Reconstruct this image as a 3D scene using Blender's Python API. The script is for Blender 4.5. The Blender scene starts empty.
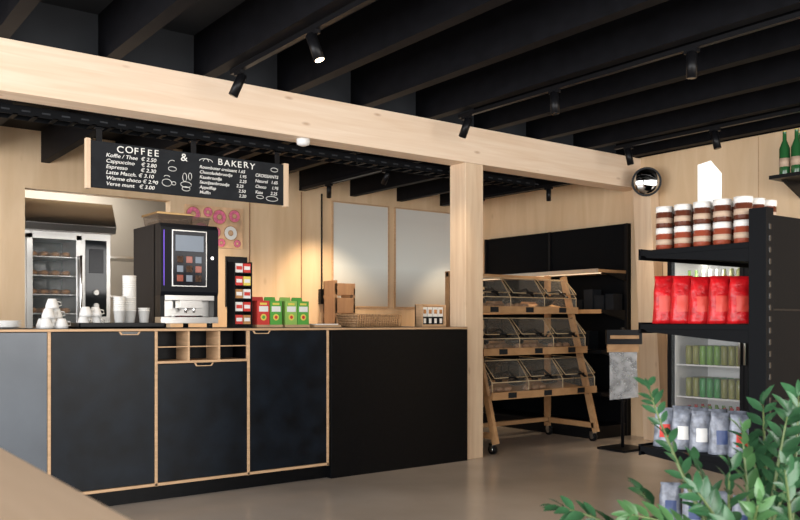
import bpy, bmesh, math, random
from mathutils import Vector, Matrix
random.seed(7)
scene = bpy.context.scene
H = 1.15

# ------------------------------------------------------------------ materials
def nodes_of(name):
    m = bpy.data.materials.new(name); m.use_nodes = True
    nt = m.node_tree
    return m, nt, nt.nodes["Principled BSDF"]

def mat(name, col, rough=0.5, metal=0.0, emit=None, es=0.0, alpha=1.0, var=0.0, vscale=8.0, bump=0.0, trans=0.0, ior=1.45, spec=0.5):
    m, nt, b = nodes_of(name)
    b.inputs["Base Color"].default_value = (*col, 1)
    b.inputs["Roughness"].default_value = rough
    b.inputs["Metallic"].default_value = metal
    b.inputs["Alpha"].default_value = alpha
    b.inputs["Transmission Weight"].default_value = trans
    b.inputs["IOR"].default_value = ior
    b.inputs["Specular IOR Level"].default_value = spec
    if emit:
        b.inputs["Emission Color"].default_value = (*emit, 1)
        b.inputs["Emission Strength"].default_value = es
    if var > 0 or bump > 0:
        tc = nt.nodes.new("ShaderNodeTexCoord")
        n = nt.nodes.new("ShaderNodeTexNoise"); n.inputs["Scale"].default_value = vscale; n.inputs["Detail"].default_value = 5
        nt.links.new(tc.outputs["Object"], n.inputs["Vector"])
        if var > 0:
            r = nt.nodes.new("ShaderNodeValToRGB")
            r.color_ramp.elements[0].position = 0.3; r.color_ramp.elements[1].position = 0.7
            r.color_ramp.elements[0].color = (*[c*(1-var) for c in col], 1)
            r.color_ramp.elements[1].color = (*[min(1, c*(1+var)) for c in col], 1)
            nt.links.new(n.outputs["Fac"], r.inputs["Fac"]); nt.links.new(r.outputs["Color"], b.inputs["Base Color"])
        if bump > 0:
            bp = nt.nodes.new("ShaderNodeBump"); bp.inputs["Strength"].default_value = bump; bp.inputs["Distance"].default_value = 0.01
            nt.links.new(n.outputs["Fac"], bp.inputs["Height"]); nt.links.new(bp.outputs["Normal"], b.inputs["Normal"])
    return m

def wood(name, c1, c2, scale=(1.2, 14, 14), rough=0.55, knots=True, blend=0.35):
    m, nt, b = nodes_of(name)
    N = nt.nodes.new; L = nt.links.new
    tc = N("ShaderNodeTexCoord"); mp = N("ShaderNodeMapping"); mp.inputs["Scale"].default_value = scale
    L(tc.outputs["Object"], mp.inputs["Vector"])
    n = N("ShaderNodeTexNoise"); n.inputs["Scale"].default_value = 1.6; n.inputs["Detail"].default_value = 6; n.inputs["Distortion"].default_value = 0.6
    L(mp.outputs["Vector"], n.inputs["Vector"])
    r = N("ShaderNodeValToRGB"); r.color_ramp.elements[0].position = 0.3; r.color_ramp.elements[1].position = 0.72
    r.color_ramp.elements[0].color = (*c2, 1); r.color_ramp.elements[1].color = (*c1, 1)
    L(n.outputs["Fac"], r.inputs["Fac"])
    out = r.outputs["Color"]
    if knots:
        mp2 = N("ShaderNodeMapping"); mp2.inputs["Scale"].default_value = tuple(0.9*(s**0.35)*1.6 for s in scale)
        L(tc.outputs["Object"], mp2.inputs["Vector"])
        v = N("ShaderNodeTexVoronoi"); v.inputs["Scale"].default_value = 1.5
        L(mp2.outputs["Vector"], v.inputs["Vector"])
        r2 = N("ShaderNodeValToRGB"); r2.color_ramp.elements[0].position = 0.03; r2.color_ramp.elements[1].position = 0.09
        r2.color_ramp.elements[0].color = (0.45, 0.3, 0.2, 1); r2.color_ramp.elements[1].color = (1, 1, 1, 1)
        L(v.outputs["Distance"], r2.inputs["Fac"])
        mx = N("ShaderNodeMixRGB"); mx.blend_type = 'MULTIPLY'; mx.inputs["Fac"].default_value = blend
        L(out, mx.inputs["Color1"]); L(r2.outputs["Color"], mx.inputs["Color2"]); out = mx.outputs["Color"]
    L(out, b.inputs["Base Color"]); b.inputs["Roughness"].default_value = rough
    return m

M_beam = wood("glulam_spruce", (0.87, 0.70, 0.54), (0.77, 0.57, 0.40), (0.8, 10, 16), blend=0.55)
M_post = wood("spruce_post", (0.78, 0.60, 0.42), (0.66, 0.47, 0.31), (14, 14, 0.9))
M_ply = wood("plywood_wall", (0.75, 0.55, 0.35), (0.65, 0.45, 0.26), (5, 5, 0.7), blend=0.25)
M_edge = wood("plywood_edge", (0.62, 0.40, 0.23), (0.46, 0.29, 0.16), (3, 3, 30), knots=False)
M_rack = wood("pine_rack", (0.52, 0.30, 0.14), (0.38, 0.20, 0.085), (4, 8, 8), knots=False)
M_brown = wood("brown_board", (0.33, 0.19, 0.10), (0.24, 0.13, 0.07), (8, 8, 1), knots=False)
M_table = wood("table_oak", (0.62, 0.45, 0.31), (0.54, 0.38, 0.25), (8, 0.8, 8), knots=False, rough=0.45)
M_blk = mat("black_laminate", (0.003, 0.0032, 0.004), 0.36, var=0.3, vscale=30, bump=0.05, spec=0.15)
M_blkdoor = mat("black_door", (0.003, 0.0055, 0.0095), 0.34, var=0.6, vscale=7, bump=0.10, spec=0.24)
M_sheenpan = mat("window_sheen_panel", (0.10, 0.115, 0.135), 0.3, var=0.2, vscale=2)  # grey base colour stands in for window light reflected off the panel
M_ceil = mat("black_timber", (0.0042, 0.0042, 0.0055), 0.6, var=0.3, vscale=12, spec=0.12)
M_ceil2 = mat("grey_infill", (0.024, 0.026, 0.030), 0.6, var=0.15, vscale=4, spec=0.2)
M_metal = mat("black_metal", (0.005, 0.005, 0.006), 0.38, spec=0.22)
M_metal2 = mat("black_powdercoat", (0.004, 0.0045, 0.0055), 0.5, spec=0.07)
M_steel = mat("stainless", (0.55, 0.54, 0.52), 0.28, metal=1.0)
M_chrome = mat("chrome", (0.7, 0.7, 0.7), 0.12, metal=1.0)
M_dark = mat("dark_gloss", (0.01, 0.012, 0.014), 0.06, spec=0.4)
M_oveng = mat("oven_interior", (0.02, 0.024, 0.02), 0.1, spec=0.4)
M_white = mat("white_plastic", (0.75, 0.74, 0.72), 0.4)
M_paper = mat("paper_white", (0.78, 0.77, 0.74), 0.7)
M_chalk = mat("chalk", (0.85, 0.84, 0.8), 0.8)
M_board = mat("chalkboard", (0.014, 0.016, 0.019), 0.6, var=0.25, vscale=10, spec=0.2)
M_acr = mat("acrylic", (0.95, 0.88, 0.75), 0.04, alpha=0.045, spec=0.4)
M_acredge = mat("acrylic_edge", (0.66, 0.50, 0.30), 0.2, alpha=0.8)
M_glass = mat("door_glass", (0.7, 0.75, 0.75), 0.03, alpha=0.06, spec=0.2)
M_lamp = mat("lamp_face", (1, 0.9, 0.75), 0.5, emit=(1, 0.78, 0.5), es=14)
M_led = mat("led_strip", (1, 0.9, 0.7), 0.5, emit=(1, 0.70, 0.42), es=0.9)
M_fled = mat("fridge_led", (1, 1, 0.95), 0.5, emit=(1, 0.9, 0.75), es=1.5)
M_red = mat("red_foil", (0.52, 0.008, 0.012), 0.28, var=0.3, vscale=30, bump=0.7)
M_redl = mat("red_label", (0.62, 0.06, 0.04), 0.4)
M_green = mat("green_card", (0.09, 0.36, 0.05), 0.5)
M_green2 = mat("lime_card", (0.28, 0.50, 0.10), 0.5)
M_redc = mat("red_card", (0.6, 0.04, 0.03), 0.5)
M_yel = mat("yellow_card", (0.75, 0.6, 0.1), 0.5)
M_jar1 = mat("chocolate_spread", (0.10, 0.028, 0.015), 0.15)
M_jar2 = mat("caramel_spread", (0.26, 0.055, 0.028), 0.15)
M_jlab = mat("jar_label", (0.50, 0.36, 0.26), 0.6)
M_lid = mat("jar_lid", (0.76, 0.73, 0.69), 0.35)
M_wick = mat("wicker", (0.34, 0.2, 0.1), 0.6, var=0.4, vscale=60, bump=0.5)
M_bread = mat("bread", (0.42, 0.2, 0.07), 0.6, var=0.4, vscale=25, bump=0.4)
M_leaf = mat("zz_leaf", (0.035, 0.105, 0.045), 0.26, var=0.5, vscale=9)
M_leaf2 = mat("zz_leaf_young", (0.07, 0.17, 0.06), 0.28, var=0.35, vscale=9)
M_stem = mat("zz_stem", (0.12, 0.17, 0.06), 0.4)
M_soil = mat("soil", (0.03, 0.02, 0.015), 0.9, var=0.4, vscale=40, bump=1)
M_pot = mat("pot_clay", (0.05, 0.05, 0.055), 0.6)
M_bottle = mat("green_bottle", (0.02, 0.10, 0.03), 0.08)
M_brass = mat("brass_lid", (0.34, 0.22, 0.10), 0.3, metal=0.8)
M_hop = mat("hopper_smoke", (0.12, 0.09, 0.07), 0.1, alpha=0.6)
M_beans = mat("coffee_beans", (0.05, 0.022, 0.01), 0.5, var=0.5, vscale=80, bump=1)
M_purple = mat("purple_led", (0.2, 0.1, 0.8), 0.5, emit=(0.20, 0.10, 0.75), es=0.15)
M_screen = mat("screen", (0.008, 0.008, 0.012), 0.12, spec=0.2)
M_scrUI = mat("screen_ui", (0.12, 0.15, 0.19), 0.3, emit=(0.45, 0.5, 0.6), es=0.15)
M_mach = mat("machine_side", (0.007, 0.008, 0.011), 0.42, spec=0.14)
M_mirror = mat("mirror", (0.6, 0.6, 0.6), 0.03, metal=1.0)
M_pink = mat("donut_icing", (0.72, 0.16, 0.28), 0.5, var=0.3, vscale=40)
M_poster = mat("poster_print", (0.66, 0.42, 0.24), 0.5, var=0.35, vscale=6)
M_bag = mat("printed_pouch", (0.23, 0.25, 0.30), 0.25, var=0.45, vscale=25, bump=0.6)
M_clear = mat("clear_bag", (0.55, 0.55, 0.55), 0.15, alpha=0.4, var=0.35, vscale=14, bump=0.8)
M_bagb = mat("blue_print", (0.05, 0.08, 0.2), 0.4)
M_kit = mat("kitchen_wall", (0.42, 0.39, 0.35), 0.5)
M_can = [mat("can_green", (0.02, 0.22, 0.04), 0.3), mat("can_olive", (0.13, 0.27, 0.03), 0.3),
         mat("can_red", (0.5, 0.03, 0.03), 0.3), mat("can_gold", (0.20, 0.20, 0.04), 0.3), mat("can_white", (0.55, 0.55, 0.52), 0.3)]

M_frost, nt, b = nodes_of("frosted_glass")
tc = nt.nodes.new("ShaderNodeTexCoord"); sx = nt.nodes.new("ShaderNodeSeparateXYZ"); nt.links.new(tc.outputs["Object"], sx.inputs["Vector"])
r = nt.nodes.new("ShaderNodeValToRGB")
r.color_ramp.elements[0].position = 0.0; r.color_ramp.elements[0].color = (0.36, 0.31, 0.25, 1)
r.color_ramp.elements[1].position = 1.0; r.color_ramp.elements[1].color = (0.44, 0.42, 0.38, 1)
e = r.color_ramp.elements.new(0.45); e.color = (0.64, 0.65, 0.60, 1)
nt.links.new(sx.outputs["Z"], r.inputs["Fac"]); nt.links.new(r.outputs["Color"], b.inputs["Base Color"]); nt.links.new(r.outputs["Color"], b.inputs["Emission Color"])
b.inputs["Emission Strength"].default_value = 0.22; b.inputs["Roughness"].default_value = 0.35  # vertical gradient and weak glow stand in for daylight behind the glass

M_floor, nt, b = nodes_of("polished_concrete")
tc = nt.nodes.new("ShaderNodeTexCoord"); n1 = nt.nodes.new("ShaderNodeTexNoise"); n1.inputs["Scale"].default_value = 0.9; n1.inputs["Detail"].default_value = 8
nt.links.new(tc.outputs["Object"], n1.inputs["Vector"])
r = nt.nodes.new("ShaderNodeValToRGB"); r.color_ramp.elements[0].position = 0.3; r.color_ramp.elements[1].position = 0.7
r.color_ramp.elements[0].color = (0.34, 0.285, 0.235, 1); r.color_ramp.elements[1].color = (0.46, 0.40, 0.345, 1)
nt.links.new(n1.outputs["Fac"], r.inputs["Fac"]); nt.links.new(r.outputs["Color"], b.inputs["Base Color"])
mr = nt.nodes.new("ShaderNodeMapRange"); mr.inputs["To Min"].default_value = 0.15; mr.inputs["To Max"].default_value = 0.30
nt.links.new(n1.outputs["Fac"], mr.inputs["Value"]); nt.links.new(mr.outputs["Result"], b.inputs["Roughness"])

# ------------------------------------------------------------------ mesh builder
class MB:
    def __init__(s, name):
        s.name = name; s.bm = bmesh.new(); s.mats = []; s.M = Matrix.Identity(4)
    def mi(s, m):
        if m not in s.mats: s.mats.append(m)
        return s.mats.index(m)
    def v(s, p): return s.bm.verts.new(s.M @ Vector(p))
    def f(s, vs, m, smooth=False):
        try: fc = s.bm.faces.new(vs)
        except ValueError: return
        fc.material_index = s.mi(m); fc.smooth = smooth
    def poly(s, pts, m): s.f([s.v(p) for p in pts], m)
    def box(s, x0, x1, y0, y1, z0, z1, m):
        p = [s.v((x, y, z)) for z in (z0, z1) for y in (y0, y1) for x in (x0, x1)]
        for q in ((0, 2, 3, 1), (4, 5, 7, 6), (0, 1, 5, 4), (2, 6, 7, 3), (0, 4, 6, 2), (1, 3, 7, 5)):
            s.f([p[i] for i in q], m)
    def prism(s, pts, vec, m):
        vec = Vector(vec); a = [s.v(p) for p in pts]; b = [s.v(Vector(p)+vec) for p in pts]
        s.f(a[::-1], m); s.f(b, m)
        for i in range(len(pts)):
            j = (i+1) % len(pts); s.f([a[i], a[j], b[j], b[i]], m)
    def beam(s, p0, p1, w, h, m, up=(0, 0, 1)):
        p0, p1 = Vector(p0), Vector(p1); d = (p1-p0).normalized(); u = Vector(up)
        if abs(d.dot(u)) > 0.98: u = Vector((0, 1, 0))
        a = d.cross(u).normalized(); c = a.cross(d).normalized()
        s.prism([p0+a*w/2+c*h/2, p0-a*w/2+c*h/2, p0-a*w/2-c*h/2, p0+a*w/2-c*h/2], p1-p0, m)
    def ring(s, c, d, r, n):
        d = d.normalized(); u = Vector((0, 0, 1)) if abs(d.z) < 0.9 else Vector((1, 0, 0))
        a = d.cross(u).normalized(); b = d.cross(a).normalized()
        return [s.v(c+a*r*math.cos(2*math.pi*i/n)+b*r*math.sin(2*math.pi*i/n)) for i in range(n)]
    def cyl(s, p0, p1, r0, r1, m, n=16, caps=True, capm=None):
        p0, p1 = Vector(p0), Vector(p1); d = p1-p0
        A = s.ring(p0, d, r0, n); B = s.ring(p1, d, r1, n)
        for i in range(n):
            j = (i+1) % n; s.f([A[i], A[j], B[j], B[i]], m, True)
        if caps: s.f(A[::-1], m); s.f(B, capm or m)
    def tube(s, pts, r, m, n=6):
        pts = [Vector(p) for p in pts]; rings = []
        rr = r if isinstance(r, (list, tuple)) else [r]*len(pts)
        for i, p in enumerate(pts):
            d = pts[min(i+1, len(pts)-1)]-pts[max(i-1, 0)]
            rings.append(s.ring(p, d, rr[i], n))
        for A, B in zip(rings, rings[1:]):
            for i in range(n):
                j = (i+1) % n; s.f([A[i], A[j], B[j], B[i]], m, True)
        s.f(rings[0][::-1], m); s.f(rings[-1], m)
    def lathe(s, c, prof, m, n=20, ms=None):
        c = Vector(c); rings = []
        for (r, z) in prof:
            rings.append([s.v(c+Vector((r*math.cos(2*math.pi*i/n), r*math.sin(2*math.pi*i/n), z))) for i in range(n)])
        for k, (A, B) in enumerate(zip(rings, rings[1:])):
            mm = ms[k] if ms else m
            for i in range(n):
                j = (i+1) % n; s.f([A[i], A[j], B[j], B[i]], mm, True)
        s.f(rings[0][::-1], ms[0] if ms else m); s.f(rings[-1], ms[-1] if ms else m)
    def ell(s, c, rad, m, n=14, k=8):
        c = Vector(c); rings = []
        for a in range(1, k):
            t = math.pi*a/k
            rings.append([s.v(c+Vector((rad[0]*math.sin(t)*math.cos(2*math.pi*i/n), rad[1]*math.sin(t)*math.sin(2*math.pi*i/n), -rad[2]*math.cos(t)))) for i in range(n)])
        lo = s.v(c-Vector((0, 0, rad[2]))); hi = s.v(c+Vector((0, 0, rad[2])))
        for A, B in zip(rings, rings[1:]):
            for i in range(n):
                j = (i+1) % n; s.f([A[i], A[j], B[j], B[i]], m, True)
        for i in range(n):
            j = (i+1) % n; s.f([lo, rings[0][j], rings[0][i]], m, True); s.f([hi, rings[-1][i], rings[-1][j]], m, True)
    def done(s, bevel=0.0, parent=None):
        bm = s.bm; bmesh.ops.recalc_face_normals(bm, faces=bm.faces)
        xs = [v.co.x for v in bm.verts]; ys = [v.co.y for v in bm.verts]; zs = [v.co.z for v in bm.verts]
        o = Vector(((min(xs)+max(xs))/2, (min(ys)+max(ys))/2, min(zs)))
        bmesh.ops.translate(bm, verts=bm.verts, vec=-o)
        me = bpy.data.meshes.new(s.name); bm.to_mesh(me); bm.free()
        for m in s.mats: me.materials.append(m)
        ob = bpy.data.objects.new(s.name, me); ob.location = o
        scene.collection.objects.link(ob)
        if bevel:
            md = ob.modifiers.new("bevel", 'BEVEL'); md.width = bevel; md.segments = 2; md.limit_method = 'ANGLE'; md.angle_limit = 0.8
        if parent: setp(ob, parent)
        return ob
def setp(c, p):
    c.parent = p; c.matrix_parent_inverse = Matrix.Translation(p.location).inverted()
def sbox(name, x0, x1, y0, y1, z0, z1, m, bevel=0, parent=None):
    b = MB(name); b.box(x0, x1, y0, y1, z0, z1, m); return b.done(bevel, parent)
def text(name, body, x, y, z, size, m, parent=None, rz=0, align='LEFT', sx=1.0, ry=0, shear=0.0):
    cu = bpy.data.curves.new(name, 'FONT'); cu.body = body; cu.size = size; cu.align_x = align; cu.extrude = 0.0005; cu.offset = 0.0003; cu.shear = shear
    cu.materials.append(m)
    ob = bpy.data.objects.new(name, cu); ob.location = (x, y, z); ob.rotation_euler = (math.pi/2, ry, rz); ob.scale = (sx, 1, 1)
    scene.collection.objects.link(ob)
    if parent: setp(ob, parent)
    return ob

# ------------------------------------------------------------------ room shell
XR, YB = 6.95, 7.6
sbox("floor", -3.2, 7.1, -2.4, 9.6, -0.1, 0, M_floor)
sbox("ceiling", -3.2, 7.1, -2.4, 5.4, 3.1, 3.2, M_ceil2)
sbox("ceiling.001", -3.2, 7.1, 5.4, 7.75, 2.80, 2.9, M_ceil)
w = MB("wall_right")
w.box(XR, XR+0.12, -2.4, 7.6, 0, 2.80, M_ply); w.box(XR, XR+0.12, -2.4, 5.4, 2.80, 3.1, M_ceil); w.done()
w = MB("wall_back")
w.box(-3.2, 1.71, YB, YB+0.12, 0, 2.8, M_ply); w.box(3.0, XR+0.12, YB, YB+0.12, 0, 2.8, M_ply)
w.box(1.71, 3.0, YB, YB+0.12, 2.30, 2.8, M_ply); w.done()
w = MB("wall_kitchen")
w.box(-0.2, 4.5, 9.4, 9.5, 0, 2.8, M_kit); w.box(-0.3, -0.2, 7.72, 9.5, 0, 2.8, M_kit); w.box(4.5, 4.6, 7.72, 9.5, 0, 2.8, M_kit); w.done()
sbox("ceiling.002", -0.3, 4.6, 7.75, 9.5, 2.8, 2.9, M_kit)
for i, x in enumerate((0.45, 3.82, 4.42)):
    sbox("trim_%d" % (i+1), x, x+0.012, YB-0.006, YB, 0, 2.52, M_brown)
for i, y in enumerate((0.2, 1.45, 2.7, 3.95)):
    sbox("trim_%d" % (i+5), XR-0.004, XR, y, y+0.006, 0, 2.79, M_edge)
def window_wall(name, horizontal, pos, a0, a1):
    w = MB(name)
    def bx(a, b, z0, z1, t0=0, t1=0.12):
        if horizontal: w.box(a, b, pos+t0, pos+t1, z0, z1, M_ply)
        else: w.box(pos+t0, pos+t1, a, b, z0, z1, M_ply)
    bx(a0, a1, 0, 0.3); bx(a0, a1, 2.75, 3.1)
    n = 4
    for i in range(n+1):
        c = a0+(a1-a0)*i/n; bx(max(a0, c-0.08), min(a1, c+0.08), 0.3, 2.75)
    w.done()
window_wall("wall_front", True, -2.4, -3.2, 7.1)
window_wall("wall_left", False, -3.2, -2.28, 7.6)

sbox("timber_beam", -3.08, XR, 5.2, 5.4, 2.485, 2.79, M_beam, 0.004)
p = MB("timber_post"); p.box(4.602, 4.802, 5.2, 5.4, 0, 2.484, M_post)
p.box(4.79, 4.812, 5.24, 5.36, 0, 0.12, M_metal); p.done(0.004)
p = MB("leaning_timber_post")
p.prism([(6.80, 4.84, 0), (6.80, 5.06, 0), (6.80, 5.19, 2.48), (6.80, 4.99, 2.48)], (0.14, 0, 0), M_post); p.done(0.003)
j = MB("ceiling_joists")
x = 1.64-0.64*7
while x < 6.9:
    if x > -3.0: j.box(x, x+0.085, -2.27, 5.4, 2.791, 3.1, M_ceil)
    x += 0.64
j.done()
j = MB("ceiling_joists")
x = 1.64-0.64*7+0.2
while x < 6.9:
    if x > -3.0: j.box(x, x+0.07, 5.41, 7.6, 2.53, 2.8, M_ceil)
    x += 0.64
j.done()
sbox("trim_20", -3.08, XR, 5.36, 5.4, 2.79, 3.1, M_ceil2)

# ------------------------------------------------------------------ counter
CT = 1.11
c = MB("service_counter")
YF = 5.18
c.box(3.262, 4.598, YF-0.01, 6.1, 0, CT-0.02, M_blk)
c.box(0.0, 1.30, YF+0.02, 6.1, 0.12, CT-0.02, M_blk)
c.box(1.30, 3.262, YF+0.35, 6.1, 0.12, CT-0.02, M_blk)
c.box(0.0, 3.262, YF+0.05, 6.05, 0, 0.12, M_blk)
c.box(1.30, 3.262, YF+0.02, YF+0.36, 0.12, 0.875, M_blk)
c.box(1.30, 1.963, YF+0.02, YF+0.36, 0.875, CT-0.02, M_blk)
c.box(2.588, 3.262, YF+0.02, YF+0.36, 0.875, CT-0.02, M_blk)
c.box(0.0, 4.598, YF-0.012, 6.1, CT-0.018, CT-0.003, M_edge)
c.box(0.0, 4.598, YF-0.010, 6.1, CT-0.003, CT, M_blk)
for x in (0.65, 1.30, 1.95, 2.60, 3.24):
    c.box(x-0.009, x+0.009, YF-0.004, YF+0.03, 0.098, CT-0.02, M_edge)
c.box(0.0, 3.25, YF-0.004, YF+0.05, 0.100, 0.118, M_edge)
c.box(1.96, 2.59, YF-0.003, YF+0.35, 0.882, 0.898, M_edge)
for x in (2.17, 2.385):
    c.box(x-0.006, x+0.006, YF-0.002, YF+0.34, 0.898, CT-0.02, M_edge)
c.box(1.96, 2.59, YF+0.002, YF+0.05, 0.985, 0.992, M_edge)
c.box(1.97, 2.58, YF+0.20, YF+0.34, 0.90, CT-0.02, M_blk)
def door(x0, x1, z0, z1, m=M_blkdoor, hx=None):
    c.box(x0, x1, YF, YF+0.02, z0, z1, m)
    if hx is not None:
        c.prism([(hx-0.07, YF-0.003, z1+0.002), (hx+0.07, YF-0.003, z1+0.002), (hx+0.055, YF-0.003, z1-0.020), (hx-0.055, YF-0.003, z1-0.020)], (0, 0.006, 0), M_edge)
        c.prism([(hx-0.058, YF-0.004, z1+0.002), (hx+0.058, YF-0.004, z1+0.002), (hx+0.046, YF-0.004, z1-0.015), (hx-0.046, YF-0.004, z1-0.015)], (0, 0.004, 0), M_dark)
door(0.005, 0.638, 0.122, 1.088, M_sheenpan); door(0.662, 1.288, 0.122, 1.088, M_sheenpan)
door(1.312, 1.938, 0.122, 1.088, hx=1.78)
door(1.962, 2.588, 0.122, 0.878, hx=2.275)
door(2.612, 3.228, 0.122, 1.088, hx=2.70)
c.done(0.0015)

bc = MB("back_counter"); bc.box(3.1, 6.38, 7.05, 7.59, 0, 0.92, M_blk); bc.box(3.08, 6.39, 7.03, 7.59, 0.92, 0.95, M_edge); bc.done(0.002)
cr = MB("wooden_crate")
for (a, z0, z1) in ((0, 1.0, 1.2), (1, 1.24, 1.4), (2, 1.43, 1.55)):
    cr.box(4.6, 4.84, 7.2, 7.22, z0, z1, M_brown); cr.box(4.6, 4.84, 7.42, 7.44, z0, z1, M_brown)
cr.box(4.6, 4.62, 7.2, 7.44, 0.95, 1.58, M_brown); cr.box(4.82, 4.84, 7.2, 7.44, 0.95, 1.50, M_brown); cr.box(4.6, 4.84, 7.2, 7.44, 0.95, 0.99, M_brown); cr.done(0.002)

# ------------------------------------------------------------------ back wall things
for i, (a, b_) in enumerate(((4.80, 5.56), (5.64, 6.50))):
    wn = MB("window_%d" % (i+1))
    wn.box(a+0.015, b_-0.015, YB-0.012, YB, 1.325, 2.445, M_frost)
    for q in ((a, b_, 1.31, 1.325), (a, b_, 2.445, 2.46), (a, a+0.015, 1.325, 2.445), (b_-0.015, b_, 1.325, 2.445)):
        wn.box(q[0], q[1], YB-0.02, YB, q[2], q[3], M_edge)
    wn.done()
o = MB("wall_outlet"); o.box(4.635, 4.705, YB-0.05, YB-0.001, 1.34, 1.50, M_metal); o.cyl((4.67, YB-0.06, 1.45), (4.67, YB-0.04, 1.45), 0.02, 0.02, M_metal)
o.cyl((4.67, YB-0.06, 1.38), (4.67, YB-0.04, 1.38), 0.02, 0.02, M_metal)
o.cyl((4.67, YB-0.014, 1.5), (4.67, YB-0.014, 2.52), 0.009, 0.009, M_metal); o.done()

ps = MB("donut_poster")
ps.box(3.14, 3.74, YB-0.020, YB-0.002, 1.88, 2.28, M_poster)
random.seed(3)
for (x, z, r_) in ((3.22, 2.19, .075), (3.37, 2.22, .05), (3.49, 2.18, .075), (3.65, 2.2, .065), (3.30, 2.05, .07), (3.45, 2.03, .055), (3.61, 2.03, .075), (3.21, 1.95, .05), (3.37, 1.94, .045), (3.51, 1.93, .045), (3.68, 1.93, .04)):
    mm = random.choice([M_pink, M_pink, M_pink, M_paper, M_pink])
    n = 16
    for (ra, rb, mz, yy) in ((1.0, .3, M_bread, .0225), (.9, .38, mm, .0235)):
        for k in range(n):
            a0, a1 = 2*math.pi*k/n, 2*math.pi*(k+1)/n
            ps.poly([(x+r_*ra*math.cos(a0), YB-yy, z+r_*ra*math.sin(a0)), (x+r_*ra*math.cos(a1), YB-yy, z+r_*ra*math.sin(a1)),
                     (x+r_*rb*math.cos(a1), YB-yy, z+r_*rb*math.sin(a1)), (x+r_*rb*math.cos(a0), YB-yy, z+r_*rb*math.sin(a0))], mz)
ps.done()
ns = MB("notice_board"); ns.box(3.56, 3.79, YB-0.022, YB-0.002, 1.30, 1.80, M_board); ns.box(3.59, 3.76, YB-0.026, YB-0.004, 1.34, 1.52, M_paper); ns.box(3.59, 3.76, YB-0.026, YB-0.004, 1.56, 1.76, M_bagb); ns.done()

ov = MB("bakery_oven")
ov.box(1.73, 1.80, 7.80, 8.5, 0.0, 2.0, M_steel); ov.box(2.20, 2.50, 7.80, 8.5, 0.0, 2.0, M_steel)
ov.box(1.80, 2.20, 7.80, 8.5, 0.0, 0.95, M_steel); ov.box(1.80, 2.20, 7.80, 8.5, 1.90, 2.0, M_steel); ov.box(1.80, 2.20, 8.3, 8.5, 0.95, 1.90, M_oveng)
ov.prism([(1.73, 7.68, 1.96), (1.73, 8.5, 1.96), (1.73, 8.5, 2.24), (1.73, 7.78, 2.24), (1.73, 7.66, 2.02)], (0.78, 0, 0), M_steel)
ov.box(1.80, 2.20, 7.776, 7.782, 0.95, 1.90, M_glass)
for q in ((1.76, 1.81, .92, 1.93), (2.18, 2.23, .92, 1.93), (1.76, 2.23, 1.89, 1.93), (1.76, 2.23, .92, .97)):
    ov.box(q[0], q[1], 7.76, 7.80, q[2], q[3], M_steel)
for z in (1.05, 1.22, 1.39, 1.56, 1.73):
    ov.box(1.80, 2.20, 7.84, 8.28, z, z+0.012, M_steel)
    for a in range(4):
        for q in range(2): ov.ell((1.85+a*0.095, 7.92+q*0.15, z+0.034), (0.04, 0.055, 0.026), M_bread, 8, 6)
ov.box(1.81, 1.82, 7.80, 7.82, 1.0, 1.88, M_fled)
ov.cyl((2.21, 7.72, 1.1), (2.21, 7.72, 1.75), 0.012, 0.012, M_chrome)
for z in (1.12, 1.73): ov.cyl((2.21, 7.72, z), (2.21, 7.77, z), 0.008, 0.008, M_chrome)
ov.box(2.27, 2.46, 7.785, 7.80, 1.2, 1.9, M_dark); ov.box(2.30, 2.43, 7.78, 7.79, 1.6, 1.82, M_screen)
for z in (1.3, 1.42): ov.cyl((2.36, 7.76, z), (2.36, 7.79, z), 0.025, 0.025, M_steel)
ov.done(0.002)
kc = MB("kitchen_rack")
for z in (0.4, 0.9, 1.4, 1.8): kc.box(2.6, 3.5, 8.5, 8.95, z, z+0.02, M_steel)
for x in (2.6, 3.48):
    for y in (8.5, 8.93): kc.box(x, x+0.02, y, y+0.02, 0, 2.0, M_steel)
kc.done()

# ------------------------------------------------------------------ cable tray and menu board
t = MB("cable_tray")
t.box(-2.9, 5.80, 5.55, 5.556, 2.44, 2.50, M_metal2); t.box(-2.9, 5.80, 5.69, 5.696, 2.44, 2.50, M_metal2)
x = -2.9
while x < 5.78:
    t.box(x, x+0.03, 5.55, 5.696, 2.44, 2.446, M_metal2)
    t.box(x+0.05, x+0.10, 5.545, 5.551, 2.462, 2.472, M_ceil2)
    x += 0.12
for k in (-6, -3, 0, 3, 5):
    x = 1.64+0.2+0.035+0.64*k; t.cyl((x, 5.62, 2.44), (x, 5.62, 2.529), 0.006, 0.006, M_metal, 8)
TR = t.done()

mb = MB("menu_board")
mb.box(1.66, 3.10, 5.59, 5.61, 2.04, 2.35, M_board)
mb.box(1.63, 1.66, 5.58, 5.62, 2.03, 2.36, M_post); mb.box(3.10, 3.14, 5.58, 5.62, 2.03, 2.36, M_post)
for x in (1.72, 3.05, 2.38):
    mb.box(x-0.02, x+0.02, 5.595, 5.605, 2.35, 2.439, M_metal); mb.box(x-0.03, x+0.03, 5.58, 5.62, 2.43, 2.439, M_metal)
MBO = mb.done(0.002)
yt = 5.588
xx = 1.83
for i, (ch, ad) in enumerate(zip("COFFEE", (.058, .060, .046, .046, .048, .05))):
    text("title_letter", ch, xx, yt, 2.290+0.003*(i % 2), 0.064, M_chalk, MBO, sx=1.1, ry=random.uniform(-.08, .08)); xx += ad
text("title_and", "&", 2.28, yt, 2.285, 0.075, M_chalk, MBO, sx=1.1)
xx = 2.56
for i, (ch, ad) in enumerate(zip("BAKERY", (.050, .054, .052, .048, .050, .05))):
    text("title_letter", ch, xx, yt, 2.286+0.003*((i+1) % 2), 0.064, M_chalk, MBO, sx=1.1, ry=random.uniform(-.08, .08)); xx += ad
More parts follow.
